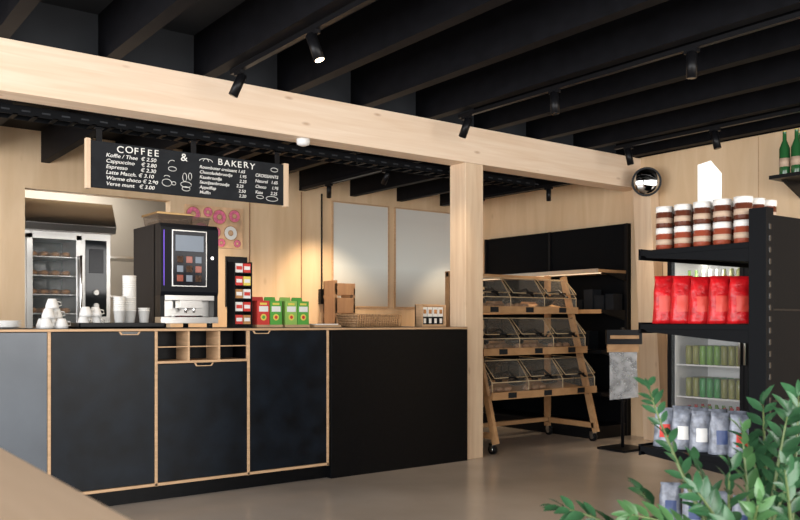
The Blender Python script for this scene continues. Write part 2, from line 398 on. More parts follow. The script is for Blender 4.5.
L1 = ["Koffie / Thee  € 2.50", "Cappuccino    € 2.80", "Espresso        € 2.30", "Latte Macch. € 3.10", "Warme choco € 2.90", "Verse munt   € 3.00"]
for i, s_ in enumerate(L1): text("menu_line_%d" % i, s_, 1.76, yt, 2.252-i*0.038, 0.035, M_chalk, MBO, sx=1.15, shear=0.2)
L2 = ["Roomboter croissant 1.65", "Chocoladebroodje      1.95", "Kaasbroodje               2.25", "Saucijzenbroodje      2.25", "Appelflap                   2.50", "Muffin                        2.20"]
for i, s_ in enumerate(L2): text("bakery_line_%d" % i, s_, 2.42, yt, 2.248-i*0.036, 0.031, M_chalk, MBO, sx=1.08, shear=0.2)
L3 = ["CROISSANTS", "Naturel   1.65", "Choco     1.95", "Kaas       2.25"]
for i, s_ in enumerate(L3): text("special_line_%d" % i, s_, 2.86, yt, 2.235-i*0.042, 0.033, M_chalk, MBO, sx=1.0, shear=0.2)
dr = MB("chalk_drawings")
def outline(cx, cz, rx, rz_, a0=0, a1=2*math.pi, n=14, r=0.0022):
    dr.tube([(cx+rx*math.cos(a0+(a1-a0)*i/n), yt, cz+rz_*math.sin(a0+(a1-a0)*i/n)) for i in range(n+1)], r, M_chalk, 4)
outline(2.18, 2.12, .035, .025); outline(2.23, 2.12, .015, .012); outline(2.18, 2.16, .02, .01, 0, math.pi)
outline(2.32, 2.12, .04, .02); outline(2.32, 2.09, .03, .015); outline(2.31, 2.17, .015, .03); outline(2.35, 2.18, .012, .025)
outline(2.47, 2.30, .05, .02, 0, math.pi); outline(2.47, 2.30, .02, .02, 0, math.pi); outline(2.22, 2.25, .03, .03, 1, 3)
outline(2.22, 2.22, .03, .015); outline(3.02, 2.30, .03, .015); outline(3.0, 2.08, .05, .018); outline(2.90, 2.085, .03, .012)
dr.done(parent=MBO)

# ------------------------------------------------------------------ track lights
def track(x, y0, y1, z, spots, r=0.031, L=0.15):
    t = MB("track_lighting"); t.box(x-0.017, x+0.017, y0, y1, z-0.03, z-0.001, M_metal); tob = t.done()
    z = z-0.03
    for (y, aim, on, energy) in spots:
        s = MB("track_spotlight"); s.box(x-0.016, x+0.016, y-0.045, y+0.045, z-0.022, z, M_metal)
        a = Vector(aim).normalized(); piv = Vector((x, y, z-0.065))
        s.cyl((x, y, z-0.022), piv, 0.007, 0.007, M_metal, 8)
        p0 = piv-a*0.05; p1 = p0+a*L
        s.cyl(p0, p1, r, r, M_metal, 20)
        s.cyl(p1, p1+a*0.003, r*0.82, r*0.82, M_lamp if on else M_dark, 16)
        s.done(parent=tob)
        if energy:
            ld = bpy.data.lights.new("spot_lamp", 'SPOT'); ld.energy = energy; ld.color = (1, 0.78, 0.54); ld.spot_size = 1.3; ld.spot_blend = 0.8; ld.shadow_soft_size = 0.04
            lo = bpy.data.objects.new("spot_lamp", ld); lo.location = p1+a*0.012; lo.rotation_euler = a.to_track_quat('-Z', 'Y').to_euler()
            scene.collection.objects.link(lo); setp(lo, tob)
track(2.385, -1.5, 4.98, 2.79, [(4.88, (-0.35, 0.3, -1), 0, 35), (3.96, (0.25, -0.25, -1), 1, 35)])
track(4.33, -1.5, 4.96, 2.79, [(4.88, (-0.1, 0.45, -1), 0, 45), (3.96, (-0.05, -0.1, -1), 0, 35), (2.88, (0.05, 0.05, -1), 0, 25)])
track(6.27, -1.5, 4.98, 2.79, [(4.83, (0.2, -0.1, -1), 0, 45), (3.95, (0.05, -0.2, -1), 0, 40), (3.0, (0.3, -0.2, -1), 0, 40)])
track(6.2, 5.5, 7.4, 2.53, [(5.75, (0.1, 0.1, -1), 0, 60), (6.75, (0.2, 0.4, -1), 0, 70)], r=0.024, L=0.12)
track(4.33, 5.75, 7.4, 2.53, [(5.95, (0.1, 0.9, -1), 0, 90), (6.9, (0.3, 0.5, -1), 0, 60)], r=0.024, L=0.12)
track(2.9, 5.9, 7.3, 2.53, [(6.3, (0.2, 0.9, -1), 0, 100)], r=0.024, L=0.12)
sn = MB("smoke_sensor"); sn.lathe((3.08, 5.26, 2.434), [(0.02, 0), (0.045, 0.01), (0.05, 0.03), (0.05, 0.05)], M_white, 20); sn.done()

# ------------------------------------------------------------------ coffee machine
m = MB("coffee_machine")
x0, x1, y0, y1 = 2.10, 2.52, 5.50, 6.03
for fx in (x0+0.04, x1-0.04):
    for fy in (y0+0.05, y1-0.05): m.cyl((fx, fy, CT), (fx, fy, CT+0.03), 0.02, 0.02, M_metal, 12)
m.box(x0, x1, y0+0.10, y1, CT+0.03, 1.83, M_mach)
m.prism([(x0, y0, 1.33), (x0, y0-0.012, 1.36), (x0, y0-0.012, 1.80), (x0, y0+0.02, 1.83), (x0, y0+0.12, 1.83), (x0, y0+0.12, 1.33)], (x1-x0, 0, 0), M_mach)
m.box(x0, x1, y0-0.01, y0+0.12, CT+0.03, CT+0.075, M_steel)
for k in range(8): m.box(x0+0.04+k*0.045, x0+0.06+k*0.045, y0-0.004, y0+0.09, CT+0.075, CT+0.078, M_dark)
m.box(x0, x0+0.03, y0, y0+0.12, CT+0.075, 1.33, M_metal); m.box(x1-0.03, x1, y0, y0+0.12, CT+0.075, 1.33, M_metal)
m.box(x0+0.03, x1-0.03, y0+0.085, y0+0.10, CT+0.075, 1.33, M_steel)
m.box(x0+0.03, x1-0.03, y0-0.006, y0+0.03, 1.30, 1.335, M_steel)
m.box(x0+0.13, x1-0.13, y0-0.03, y0+0.06, 1.245, 1.30, M_steel)
m.box(x0+0.10, x0+0.30, y0-0.02, y0+0.06, CT+0.078, CT+0.084, M_chrome)
for dx in (-0.03, 0.03): m.cyl((x0+0.21+dx, y0, 1.215), (x0+0.21+dx, y0, 1.25), 0.009, 0.012, M_chrome, 10)
m.box(x0+0.075, x0+0.33, y0-0.018, y0-0.010, 1.395, 1.785, M_steel)
m.box(x0+0.082, x0+0.323, y0-0.0195, y0-0.010, 1.402, 1.778, M_screen)
m.box(x0+0.10, x0+0.305, y0-0.021, y0-0.017, 1.64, 1.75, M_scrUI)
for a in range(3):
    for b_ in range(3): m.box(x0+0.11+a*0.067, x0+0.155+a*0.067, y0-0.021, y0-0.017, 1.43+b_*0.065, 1.475+b_*0.065, [M_jar2, M_scrUI, M_beans][(a+b_) % 3])
m.box(x0+0.018, x0+0.023, y0-0.016, y0-0.010, 1.40, 1.78, M_purple)
m.cyl((x0+0.37, y0-0.02, 1.60), (x0+0.37, y0-0.01, 1.60), 0.012, 0.012, M_chrome, 12)
m.prism([(x0+0.03, y0+0.10, 1.83), (x0+0.25, y0+0.10, 1.83), (x0+0.27, y0+0.08, 1.90), (x0+0.01, y0+0.08, 1.90)], (0, 0.28, 0), M_hop)
m.box(x0+0.045, x0+0.24, y0+0.11, y0+0.36, 1.83, 1.865, M_beans)
m.prism([(x0+0.28, y0+0.10, 1.83), (x0+0.39, y0+0.10, 1.83), (x0+0.40, y0+0.09, 1.885), (x0+0.27, y0+0.09, 1.885)], (0, 0.26, 0), M_hop)
m.box(x0+0.005, x0+0.275, y0+0.08, y0+0.38, 1.90, 1.915, M_brass); m.box(x0+0.265, x0+0.405, y0+0.085, y0+0.36, 1.885, 1.897, M_hop)
m.done(0.004)

tr = MB("serving_tray"); tr.box(1.50, 2.05, 5.28, 5.62, CT, CT+0.012, M_metal)
tr.box(1.50, 2.05, 5.28, 5.29, CT, CT+0.035, M_metal); tr.box(1.50, 2.05, 5.61, 5.62, CT, CT+0.035, M_metal)
tr.box(1.50, 1.51, 5.28, 5.62, CT, CT+0.035, M_metal); tr.box(2.04, 2.05, 5.28, 5.62, CT, CT+0.035, M_metal); TRAY = tr.done(0.002)
def papercups(x, y, z, n, r=0.042):
    c_ = MB("paper_cup_stack")
    h0 = 0.10
    c_.lathe((x, y, z), [(r*0.72, 0), (r, h0), (r*1.06, h0), (r*1.06, h0+0.006)], M_paper, 20)
    for i in range(1, n):
        zz = z+h0+0.006+(i-1)*0.014
        c_.lathe((x, y, zz), [(r*0.94, 0), (r*0.98, 0.008), (r*1.06, 0.0085), (r*1.06, 0.014)], M_paper, 20)
    c_.done(parent=TRAY)
papercups(1.86, 5.42, CT+0.013, 17); papercups(1.775, 5.36, CT+0.013, 7, 0.036); papercups(1.95, 5.40, CT+0.013, 2, 0.036)
def cups(cx, cy, levels, z, parent=None):
    c_ = MB("stacked_coffee_cups")
    for k, row in enumerate(levels):
        for (dx, dy) in row:
            c_.lathe((cx+dx, cy+dy, z+k*0.062), [(0.040, 0), (0.038, 0.02), (0.026, 0.055), (0.022, 0.062)], M_white, 18)
            c_.tube([(cx+dx+0.035, cy+dy, z+k*0.062+0.015), (cx+dx+0.055, cy+dy, z+k*0.062+0.02), (cx+dx+0.052, cy+dy, z+k*0.062+0.04), (cx+dx+0.032, cy+dy, z+k*0.062+0.045)], 0.004, M_white, 6)
    c_.done(parent=parent)
cups(1.385, 5.45, [[(-.045, -.045), (.045, -.045), (-.045, .045), (.045, .045), (0, 0)], [(-.03, -.03), (.03, .03)], [(0, 0)]], CT)
cups(1.61, 5.42, [[(-.045, 0), (.045, 0.04)], [(-.03, 0), (.04, 0.03)]], CT+0.013, TRAY)
sc = MB("saucer_stack")
for i in range(5): sc.lathe((1.14, 5.5, CT+i*0.009), [(0.035, 0), (0.075, 0.010), (0.078, 0.013), (0.05, 0.009)], M_white, 24)
sc.done()

s = MB("sachet_rack")
s.box(2.60, 2.74, 5.40, 5.52, CT, CT+0.015, M_metal); s.box(2.60, 2.74, 5.505, 5.52, CT+0.015, 1.60, M_metal)
s.box(2.60, 2.607, 5.40, 5.51, CT+0.015, 1.58, M_metal); s.box(2.733, 2.74, 5.40, 5.51, CT+0.015, 1.58, M_metal)
cols = [M_redc, M_paper, M_bread, M_redc, M_paper, M_yel]
for k in range(5):
    z = CT+0.025+k*0.092
    s.box(2.605, 2.735, 5.40, 5.506, z-0.006, z, M_metal)
    for a in range(2):
        s.box(2.612+a*0.062, 2.668+a*0.062, 5.405, 5.49, z, z+0.065, cols[(k+a*2) % 6]); s.box(2.618+a*0.062, 2.662+a*0.062, 5.402, 5.405, z+0.02, z+0.045, M_paper if cols[(k+a*2) % 6] != M_paper else M_redc)
s.done()
def teabox(x, cA, cB):
    t = MB("tea_box_display")
    t.box(x, x+0.21, 5.40, 5.52, CT, CT+0.02, M_edge)
    for i, cm in enumerate((cA, cB)):
        a = x+0.005+i*0.102
        t.box(a, a+0.097, 5.405, 5.51, CT+0.02, CT+0.195, cm)
        t.prism([(a, 5.50, CT+0.195), (a+0.097, 5.50, CT+0.195), (a+0.09, 5.50, CT+0.225), (a+0.007, 5.50, CT+0.225)], (0, 0.008, 0), cm)
        t.box(a+0.012, a+0.085, 5.402, 5.405, CT+0.115, CT+0.155, M_paper)
        t.cyl((a+0.048, 5.403, CT+0.075), (a+0.048, 5.4045, CT+0.075), 0.024, 0.024, M_yel, 14)
        t.cyl((a+0.048, 5.402, CT+0.075), (a+0.048, 5.403, CT+0.075), 0.013, 0.013, M_redc if cm != M_redc else M_green, 12)
        t.box(a+0.02, a+0.075, 5.4025, 5.405, CT+0.165, CT+0.18, M_yel)
    t.done(0.001)
teabox(2.78, M_redc, M_green); teabox(3.01, M_green2, M_green)
nb = MB("napkin_block"); nb.box(3.26, 3.50, 5.40, 5.56, CT, CT+0.018, M_edge); nb.box(3.28, 3.48, 5.41, 5.55, CT+0.018, CT+0.026, M_paper); nb.done(0.001)
bk = MB("wicker_basket")
xa, xb, ya, yb_ = 3.60, 4.06, 5.35, 5.65
for k in range(5):
    z = CT+0.012+k*0.02; e = 0.004*k
    pts = []
    n = 40
    for i in range(n+1):
        a = 2*math.pi*i/n; cx, cy = (xa+xb)/2, (ya+yb_)/2
        ex = (abs(math.cos(a))**0.4)*math.copysign(1, math.cos(a)); ey = (abs(math.sin(a))**0.4)*math.copysign(1, math.sin(a))
        pts.append((cx+ex*((xb-xa)/2-0.01+e), cy+ey*((yb_-ya)/2-0.01+e), z+0.002))
    bk.tube(pts, 0.010, M_wick, 6)
for i in range(20):
    xx = xa+0.02+i*(xb-xa-0.04)/19
    bk.cyl((xx, ya+0.002, CT+0.002), (xx, ya-0.008, CT+0.095), 0.005, 0.005, M_rack, 6); bk.cyl((xx, yb_-0.002, CT+0.002), (xx, yb_+0.008, CT+0.095), 0.005, 0.005, M_rack, 6)
bk.box(xa+0.01, xb-0.01, ya+0.01, yb_-0.01, CT+0.001, CT+0.01, M_wick)
for i in range(6): bk.ell((xa+0.07+i*0.065, 5.5, CT+0.045), (0.045, 0.09, 0.035), M_bread, 10, 6)
bk.done()
cd = MB("card_display")
cd.box(4.30, 4.56, 5.40, 5.50, CT, CT+0.02, M_edge); cd.box(4.30, 4.56, 5.485, 5.50, CT+0.02, CT+0.19, M_edge)
cd.box(4.30, 4.31, 5.40, 5.50, CT+0.02, CT+0.185, M_edge); cd.box(4.55, 4.56, 5.40, 5.50, CT+0.02, CT+0.185, M_edge); cd.box(4.31, 4.55, 5.43, 5.44, CT+0.175, CT+0.185, M_edge)
for i in range(4):
    a = 4.318+i*0.058
    cd.box(a, a+0.05, 5.42, 5.47, CT+0.02, CT+0.085, M_board); cd.box(a, a+0.05, 5.42, 5.47, CT+0.085, CT+0.165, M_paper)
    cd.box(a+0.012, a+0.038, 5.417, 5.42, CT+0.03, CT+0.07, M_paper); cd.box(a+0.010, a+0.040, 5.417, 5.42, CT+0.11, CT+0.145, M_bread)
cd.done(0.001)

# ------------------------------------------------------------------ right wall shelving
sh = MB("wall_shelving_unit")
sh.box(6.90, 6.945, 5.32, 7.42, 0, 2.15, M_metal2)
for y in (5.32, 6.36, 7.40): sh.box(6.88, 6.90, y-0.0, y+0.03, 0, 2.15, M_metal)
for z in (0.42, 0.84, 1.24):
    sh.box(6.50, 6.90, 5.33, 7.41, z, z+0.03, M_metal); sh.box(6.49, 6.50, 5.33, 7.41, z-0.005, z+0.035, M_rack if z > 1 else M_metal2)
sh.box(6.45, 6.90, 5.33, 7.41, 1.64, 1.67, M_rack); sh.box(6.44, 6.45, 5.33, 7.41, 1.635, 1.675, M_steel)
sh.box(6.40, 6.90, 5.33, 7.41, 0.0, 0.12, M_metal)
for y in (5.33, 6.36, 7.38):
    for z in (0.42, 0.84, 1.24, 1.64): sh.prism([(6.90, y, z), (6.52, y, z), (6.90, y, z-0.08)], (0, 0.02, 0), M_metal)
sh.box(6.50, 6.53, 5.36, 7.39, 1.63, 1.64, M_led)
random.seed(5)
for z in (0.455, 0.875, 1.275):
    y = 5.36
    while y < 7.2:
        wd = random.uniform(0.07, 0.14); hh = random.uniform(0.10, 0.24)
        if random.random() < 0.45: sh.box(6.72, 6.86, y, y+wd, z-0.005, z+hh, random.choice([M_board, M_board, M_metal2, M_ceil2]))
        y += wd+0.02
sh.done()

# ------------------------------------------------------------------ bakery rack
k_ = MB("bakery_display_rack")
X0, X1 = 4.97, 6.33
for x in (X0, X1-0.035):
    k_.beam((x+0.0175, 5.24, 0.09), (x+0.0175, 5.66, 1.60), 0.035, 0.06, M_rack, up=(0, 1, 0))
    k_.box(x, x+0.035, 5.84, 5.90, 0.09, 1.62, M_rack)
    k_.box(x, x+0.035, 5.26, 5.90, 0.13, 0.18, M_rack)
    for (y) in (5.28, 5.85):
        k_.cyl((x+0.0175, y, 0.06), (x+0.0175, y, 0.13), 0.008, 0.008, M_chrome, 8)
        k_.cyl((x+0.0, y, 0.042), (x+0.035, y, 0.042), 0.042, 0.042, M_metal, 20)
        k_.cyl((x-0.004, y, 0.042), (x+0.039, y, 0.042), 0.02, 0.02, M_chrome, 10)
        k_.beam((x+0.0175, y, 0.05), (x+0.0175, y, 0.095), 0.055, 0.04, M_chrome)
k_.box(X0, X1, 5.85, 5.89, 0.14, 0.18, M_rack); k_.box(X0, X1, 5.85, 5.89, 1.57, 1.61, M_rack)
random.seed(11)
for t_ in range(3):
    b_ = 0.50+0.38*t_; yf = 5.27+0.115*t_; yb = 5.84
    k_.prism([(X0, yf, b_-0.02), (X0, yf, b_), (X0, yb, b_+0.07), (X0, yb, b_+0.05)], (X1-X0, 0, 0), M_rack)
    k_.box(X0-0.005, X1+0.005, yf-0.018, yf, b_-0.03, b_+0.035, M_rack)
    k_.box(X0, X1, yb-0.015, yb, b_+0.05, b_+0.09, M_rack)
    for i in range(4):
        x = X0+0.003+(X1-X0-0.012)*i/3
        prof = [(yf+0.002, b_), (yf+0.002, b_+0.12), (yf+0.14, b_+0.30), (yb, b_+0.31), (yb, b_+0.07)]
        k_.prism([(x, a, z) for a, z in prof], (0.006, 0, 0), M_acr)
        k_.tube([(x+0.003, a, z) for a, z in prof[:4]], 0.004, M_acredge, 5)
    k_.poly([(X0, yf+0.004, b_+0.04), (X1, yf+0.004, b_+0.04), (X1, yf+0.004, b_+0.12), (X0, yf+0.004, b_+0.12)], M_acr)
    k_.poly([(X0, yf+0.14, b_+0.305), (X1, yf+0.14, b_+0.305), (X1, yb, b_+0.315), (X0, yb, b_+0.315)], M_acr)
    k_.tube([(X0, yf+0.004, b_+0.12), (X1, yf+0.004, b_+0.12)], 0.004, M_acredge, 5)
    k_.tube([(X0, yf+0.14, b_+0.305), (X1, yf+0.14, b_+0.305)], 0.004, M_acredge, 5)
    for i in range(3):
        xc = X0+0.23+(X1-X0)/3*i
        xl, xr = xc-0.21, xc+0.21
        k_.poly([(xl, yf-0.01, b_+0.16), (xr, yf-0.01, b_+0.16), (xr, yf+0.14, b_+0.312), (xl, yf+0.14, b_+0.312)], M_acr)
        k_.tube([(xl, yf+0.14, b_+0.312), (xl, yf-0.01, b_+0.16), (xr, yf-0.01, b_+0.16), (xr, yf+0.14, b_+0.312)], 0.0035, M_acredge, 5)
        k_.box(xc-0.04, xc+0.04, yf-0.025, yf-0.008, b_+0.155, b_+0.170, M_metal)
        for sx_ in (-1, 1):
            k_.tube([(xc+0.02*sx_-0.02, yf+0.36-0.05*t_, b_+0.08), (xc+0.05*sx_, yf+0.24, b_+0.17), (xc+0.09*sx_, yf+0.12, b_+0.20), (xc+0.13*sx_, yf+0.05, b_+0.13), (xc+0.10*sx_, yf+0.01, b_+0.13)], 0.012, M_metal, 6)
        k_.ell((xc-0.02, yf+0.36-0.08*t_, b_+0.085), (0.11, 0.07, 0.04), M_metal)
        k_.box(xc-0.05, xc+0.05, yf-0.022, yf-0.018, b_-0.02, b_+0.028, M_board)
        if random.random() < 0.6:
            for q in range(3): k_.ell((xc-0.11+q*0.10, yf+0.14, b_+0.045), (0.05, 0.035, 0.026), M_brown, 10, 6)
k_.done()

# ------------------------------------------------------------------ fridge
fr = MB("drinks_fridge")
FX, FY0, FY1 = 6.30, 2.98, 4.44
fr.box(6.86, 6.94, FY0, FY1, 0.0, 1.78, M_white)
fr.box(FX+0.03, 6.94, FY0, FY0+0.04, 0.0, 1.78, M_metal2); fr.box(FX+0.03, 6.94, FY1-0.04, FY1, 0.0, 1.78, M_metal2)
fr.box(FX+0.03, 6.94, FY0, FY1, 1.70, 1.78, M_metal2); fr.box(FX+0.03, 6.94, FY0, FY1, 0.0, 0.2, M_metal2)
ym = (FY0+FY1)/2
fr.box(FX+0.03, 6.86, ym-0.01, ym+0.01, 0.2, 1.70, M_white)
fr.box(FX+0.06, 6.86, FY1-0.046, FY1-0.04, 0.2, 1.70, M_white)
for z in (0.22, 0.50, 0.78, 1.06, 1.36): fr.box(FX+0.08, 6.86, FY0+0.04, FY1-0.04, z-0.012, z, M_white)
for (a, b_) in ((FY0+0.005, ym-0.003), (ym+0.003, FY1-0.005)):
    for q in ((a, a+0.035, .2, 1.72), (b_-0.035, b_, .2, 1.72), (a, b_, 1.69, 1.72), (a, b_, .2, .24)):
        fr.box(FX, FX+0.03, q[0], q[1], q[2], q[3], M_metal)
    fr.box(FX+0.01, FX+0.018, a+0.03, b_-0.03, 0.23, 1.70, M_glass)
    fr.box(FX+0.035, FX+0.05, a+0.045, b_-0.045, 1.685, 1.70, M_fled)
    fr.cyl((FX-0.03, b_-0.02 if a < ym-0.1 else a+0.02, 0.8), (FX-0.03, b_-0.02 if a < ym-0.1 else a+0.02, 1.2), 0.01, 0.01, M_steel, 8)
FRO = fr.done()
ca = MB("drink_cans")
random.seed(2)
for z, hh, r_ in ((0.22, 0.2, 0.034), (0.50, 0.165, 0.031), (0.78, 0.165, 0.031), (1.06, 0.165, 0.031), (1.36, 0.24, 0.032)):
    y = FY0+0.09
    mm = M_can[0]; k = 0
    while y < FY1-0.08:
        if abs(y-ym) > 0.05:
            if k % 3 == 0: mm = random.choice([M_can[0], M_can[0], M_can[1], M_can[1], M_can[3]] if z in (0.50, 0.78, 1.06) else M_can)
            k += 1
            for xx in (FX+0.12, FX+0.22, FX+0.32):
                if hh < 0.18: ca.lathe((xx, y, z), [(r_*.8, 0), (r_, .01), (r_, hh-.012), (r_*.8, hh)], mm, 12)
                else: ca.lathe((xx, y, z), [(r_, 0), (r_, hh*.6), (r_*.4, hh*.8), (r_*.4, hh)], mm, 12)
        y += 0.068
ca.done(parent=FRO)

# ------------------------------------------------------------------ bag dispenser stand
bg = MB("bag_dispenser_stand")
bx_, by_ = 6.12, 4.78
bg.box(bx_-0.17, bx_+0.17, by_-0.15, by_+0.15, 0, 0.02, M_metal)
bg.cyl((bx_, by_, 0.02), (bx_, by_, 1.1), 0.015, 0.015, M_metal, 12)
bg.M = Matrix.Translation((bx_, by_, 0)) @ Matrix.Rotation(math.radians(-35), 4, 'Z')
bg.box(-0.16, 0.16, -0.06, -0.01, 0.95, 1.08, M_metal); bg.box(-0.13, 0.13, -0.064, -0.06, 1.0, 1.03, M_rack)
bg.box(-0.15, 0.13, -0.05, -0.02, 0.88, 0.95, M_rack)
for i in range(5):
    bg.prism([(-0.13+0.01*i, -0.045+i*0.006, 0.45+0.03*i), (0.10+0.01*i, -0.045+i*0.006, 0.47), (0.12, -0.045+i*0.006, 0.88), (-0.13, -0.045+i*0.006, 0.88)], (0, 0.002, 0), M_clear)
bg.M = Matrix.Identity(4)
bg.done()

mi = MB("convex_mirror")
c0 = Vector((6.70, 4.95, 2.50)); fd = Vector((-0.75, -0.65, -0.1)).normalized()
mi.cyl(c0-fd*0.015, c0+fd*0.004, 0.14, 0.14, M_metal, 32)
R0 = 0.122; prev = None
for i in range(7):
    a = i/6; rr = R0*math.cos(a*math.pi/2*0.98); hh = 0.004+0.035*math.sin(a*math.pi/2)
    rg = mi.ring(c0+fd*hh, fd, rr, 32)
    if prev:
        for q in range(32): mi.f([prev[q], prev[(q+1) % 32], rg[(q+1) % 32], rg[q]], M_mirror, True)
    prev = rg
mi.f(prev, M_mirror)
mi.cyl(c0-fd*0.01, (6.795, 5.04, 2.46), 0.012, 0.012, M_metal, 10)
mi.done()

us = MB("bottle_wall_shelf"); us.box(6.52, 6.949, 2.5, 3.62, 2.32, 2.35, M_metal)
for y in (2.6, 3.55): us.prism([(6.945, y, 2.32), (6.6, y, 2.32), (6.945, y, 2.18)], (0, 0.015, 0), M_metal)
us.done()
bt = MB("wine_bottles")
for (x, y) in ((6.62, 3.54), (6.62, 3.44), (6.62, 3.34), (6.62, 3.24), (6.75, 3.49), (6.75, 3.37)):
    bt.lathe((x, y, 2.351), [(0.04, 0), (0.042, 0.01), (0.042, 0.22), (0.016, 0.29), (0.015, 0.36), (0.017, 0.365)], M_bottle, 18, [M_bottle, M_bottle, M_bottle, M_bottle, M_yel])
    bt.lathe((x, y, 2.42), [(0.0428, 0), (0.0428, 0.07)], M_jlab, 18)
bt.done()

# ------------------------------------------------------------------ gondola
g = MB("gondola_shelf")
GX0, GX1 = 3.40, 5.35; GY = 1.90
g.box(GX0, GX0+0.06, GY, GY+0.08, 0, 1.645, M_metal2); g.box(GX1-0.06, GX1, GY, GY+0.08, 0, 1.645, M_metal); g.box(4.35, 4.41, GY, GY+0.08, 0, 1.645, M_metal)
g.box(GX0+0.06, GX1-0.06, GY+0.02, GY+0.06, 0.02, 1.62, M_metal2)
for z in (0.4, 0.8, 1.2): g.box(GX0+0.06, GX1-0.06, GY+0.014, GY+0.02, z, z+0.008, M_metal)
for i in range(30): g.box(GX0+0.022, GX0+0.038, GY-0.002, GY, 0.1+i*0.05, 0.125+i*0.05, M_dark)
YS0, YS1 = GY+0.08, GY+0.66
for z in (1.50, 1.14, 0.54):
    g.box(GX0, GX1, YS0, YS1, z-0.025, z, M_metal2)
    g.box(GX0, GX1, YS1-0.012, YS1, z-0.045, z+0.008, M_metal2)
    for x in (GX0, 4.36, GX1-0.012): g.prism([(x, YS0, z-0.025), (x, YS1-0.03, z-0.025), (x, YS1-0.05, z-0.038), (x, YS0, z-0.085)], (0.012, 0, 0), M_metal2)
g.box(GX0, GX1, YS0, YS1+0.05, 0.0, 0.16, M_metal)
g.box(GX0, GX1, GY-0.45, GY, 0.0, 0.16, M_metal)
GO = g.done(0.0015)

b_ = MB("spread_jars")
for lev in range(2):
    for i in range(5):
        for col in range(3):
            x = GX0+0.06+col*0.10; y = YS0+0.06+i*0.103; z = 1.501+lev*0.1045; body = M_jar1 if lev else M_jar2
            b_.lathe((x, y, z), [(0.036, 0), (0.040, 0.006), (0.040, 0.070), (0.036, 0.076), (0.041, 0.078), (0.041, 0.103)], body, 18, [body, body, body, M_lid, M_lid])
            b_.lathe((x, y, z+0.022), [(0.0406, 0), (0.0406, 0.026)], M_jlab, 18)
b_.done()
pc = MB("price_card")
pc.M = Matrix.Translation((3.52, 2.24, 1.710)) @ Matrix.Rotation(math.radians(-40), 4, 'Z')
pc.prism([(-0.06, 0, 0), (0.05, 0, 0.0), (0.05, 0, 0.14), (0.0, 0, 0.20), (-0.06, 0, 0.18)], (0, 0.004, 0), M_paper)
pc.prism([(-0.05, 0.005, 0), (0.06, 0.045, 0.0), (0.06, 0.045, 0.13), (-0.05, 0.005, 0.15)], (0, 0.004, 0), M_paper)
pc.done()

def pouch(b_, x, y, z, w_, h, d, rot, m1, m2):
    b_.M = Matrix.Translation((x, y, z)) @ Matrix.Rotation(rot, 4, 'Z')
    nz, nx = 12, 8; F, B = [], []
    for i in range(nz+1):
        t_ = i/nz; th = d/2*(1 if t_ < 0.1 else max(0, math.cos((t_-0.1)/0.9*math.pi/2))**0.7)+0.002
        ww = w_*(1.0-0.12*math.sin(t_*math.pi)-0.28*max(0, t_-0.65)/0.35 + (0.10 if t_ > 0.93 else 0))
        rf, rb = [], []
        for j_ in range(nx+1):
            s_ = j_/nx; e = math.sin(s_*math.pi)**0.5 if 0 < s_ < 1 else 0
            xx = (s_-0.5)*ww; wob = random.uniform(-0.004, 0.004)
            rf.append(b_.v((xx, -th*(0.25+0.75*e)+wob, t_*h))); rb.append(b_.v((xx, th*(0.25+0.75*e)+wob, t_*h)))
        F.append(rf); B.append(rb)
    for i in range(nz):
        for j_ in range(nx):
            mm = m2 if (3 <= i <= 6 and 2 <= j_ <= 5) else m1
            b_.f([F[i][j_], F[i][j_+1], F[i+1][j_+1], F[i+1][j_]], mm, True); b_.f([B[i][j_+1], B[i][j_], B[i+1][j_], B[i+1][j_+1]], m1, True)
        b_.f([F[i][0], F[i+1][0], B[i+1][0], B[i][0]], m1); b_.f([F[i][nx], B[i][nx], B[i+1][nx], F[i+1][nx]], m1)
    b_.f([F[nz][j_] for j_ in range(nx+1)]+[B[nz][j_] for j_ in range(nx, -1, -1)], m1)
    b_.f([F[0][j_] for j_ in range(nx, -1, -1)]+[B[0][j_] for j_ in range(nx+1)], m1)
random.seed(21)
pb = MB("coffee_bean_bags")
for i in range(5):
    for col in range(2):
        pouch(pb, GX0+0.08+col*0.14, YS0+0.085+i*0.100, 1.142, 0.118, 0.225+random.uniform(-.014, .01), 0.074, math.radians(-48+random.uniform(-12, 12)), M_red, M_redl)
pb.done()
pb = MB("snack_pouches")
for i in range(5):
    for col in range(2):
        pouch(pb, GX0+0.08+col*0.14, YS0+0.085+i*0.100, 0.542, 0.110, 0.19, 0.062, math.radians(-50+random.uniform(-8, 8)), M_bag, random.choice([M_bagb, M_paper, M_redc, M_bagb, M_paper]))
for i in range(4):
    pouch(pb, GX0+0.12, YS0+0.09+i*0.13, 0.162, 0.12, 0.2, 0.07, math.radians(-52), M_bag, random.choice([M_bagb, M_paper]))
pb.done()

# ------------------------------------------------------------------ foreground table
tb = MB("wooden_table")
tb.box(-0.75, 0.362, 0.55, 2.6, 0.865, 0.90, M_table)
for (x, y) in ((-0.68, 0.62), (0.24, 0.62), (-0.68, 2.47), (0.24, 2.47)): tb.box(x, x+0.06, y, y+0.06, 0, 0.865, M_table)
tb.box(-0.66, 0.26, 0.63, 0.66, 0.79, 0.865, M_table); tb.box(-0.66, 0.26, 2.49, 2.52, 0.79, 0.865, M_table)
tb.done(0.004)

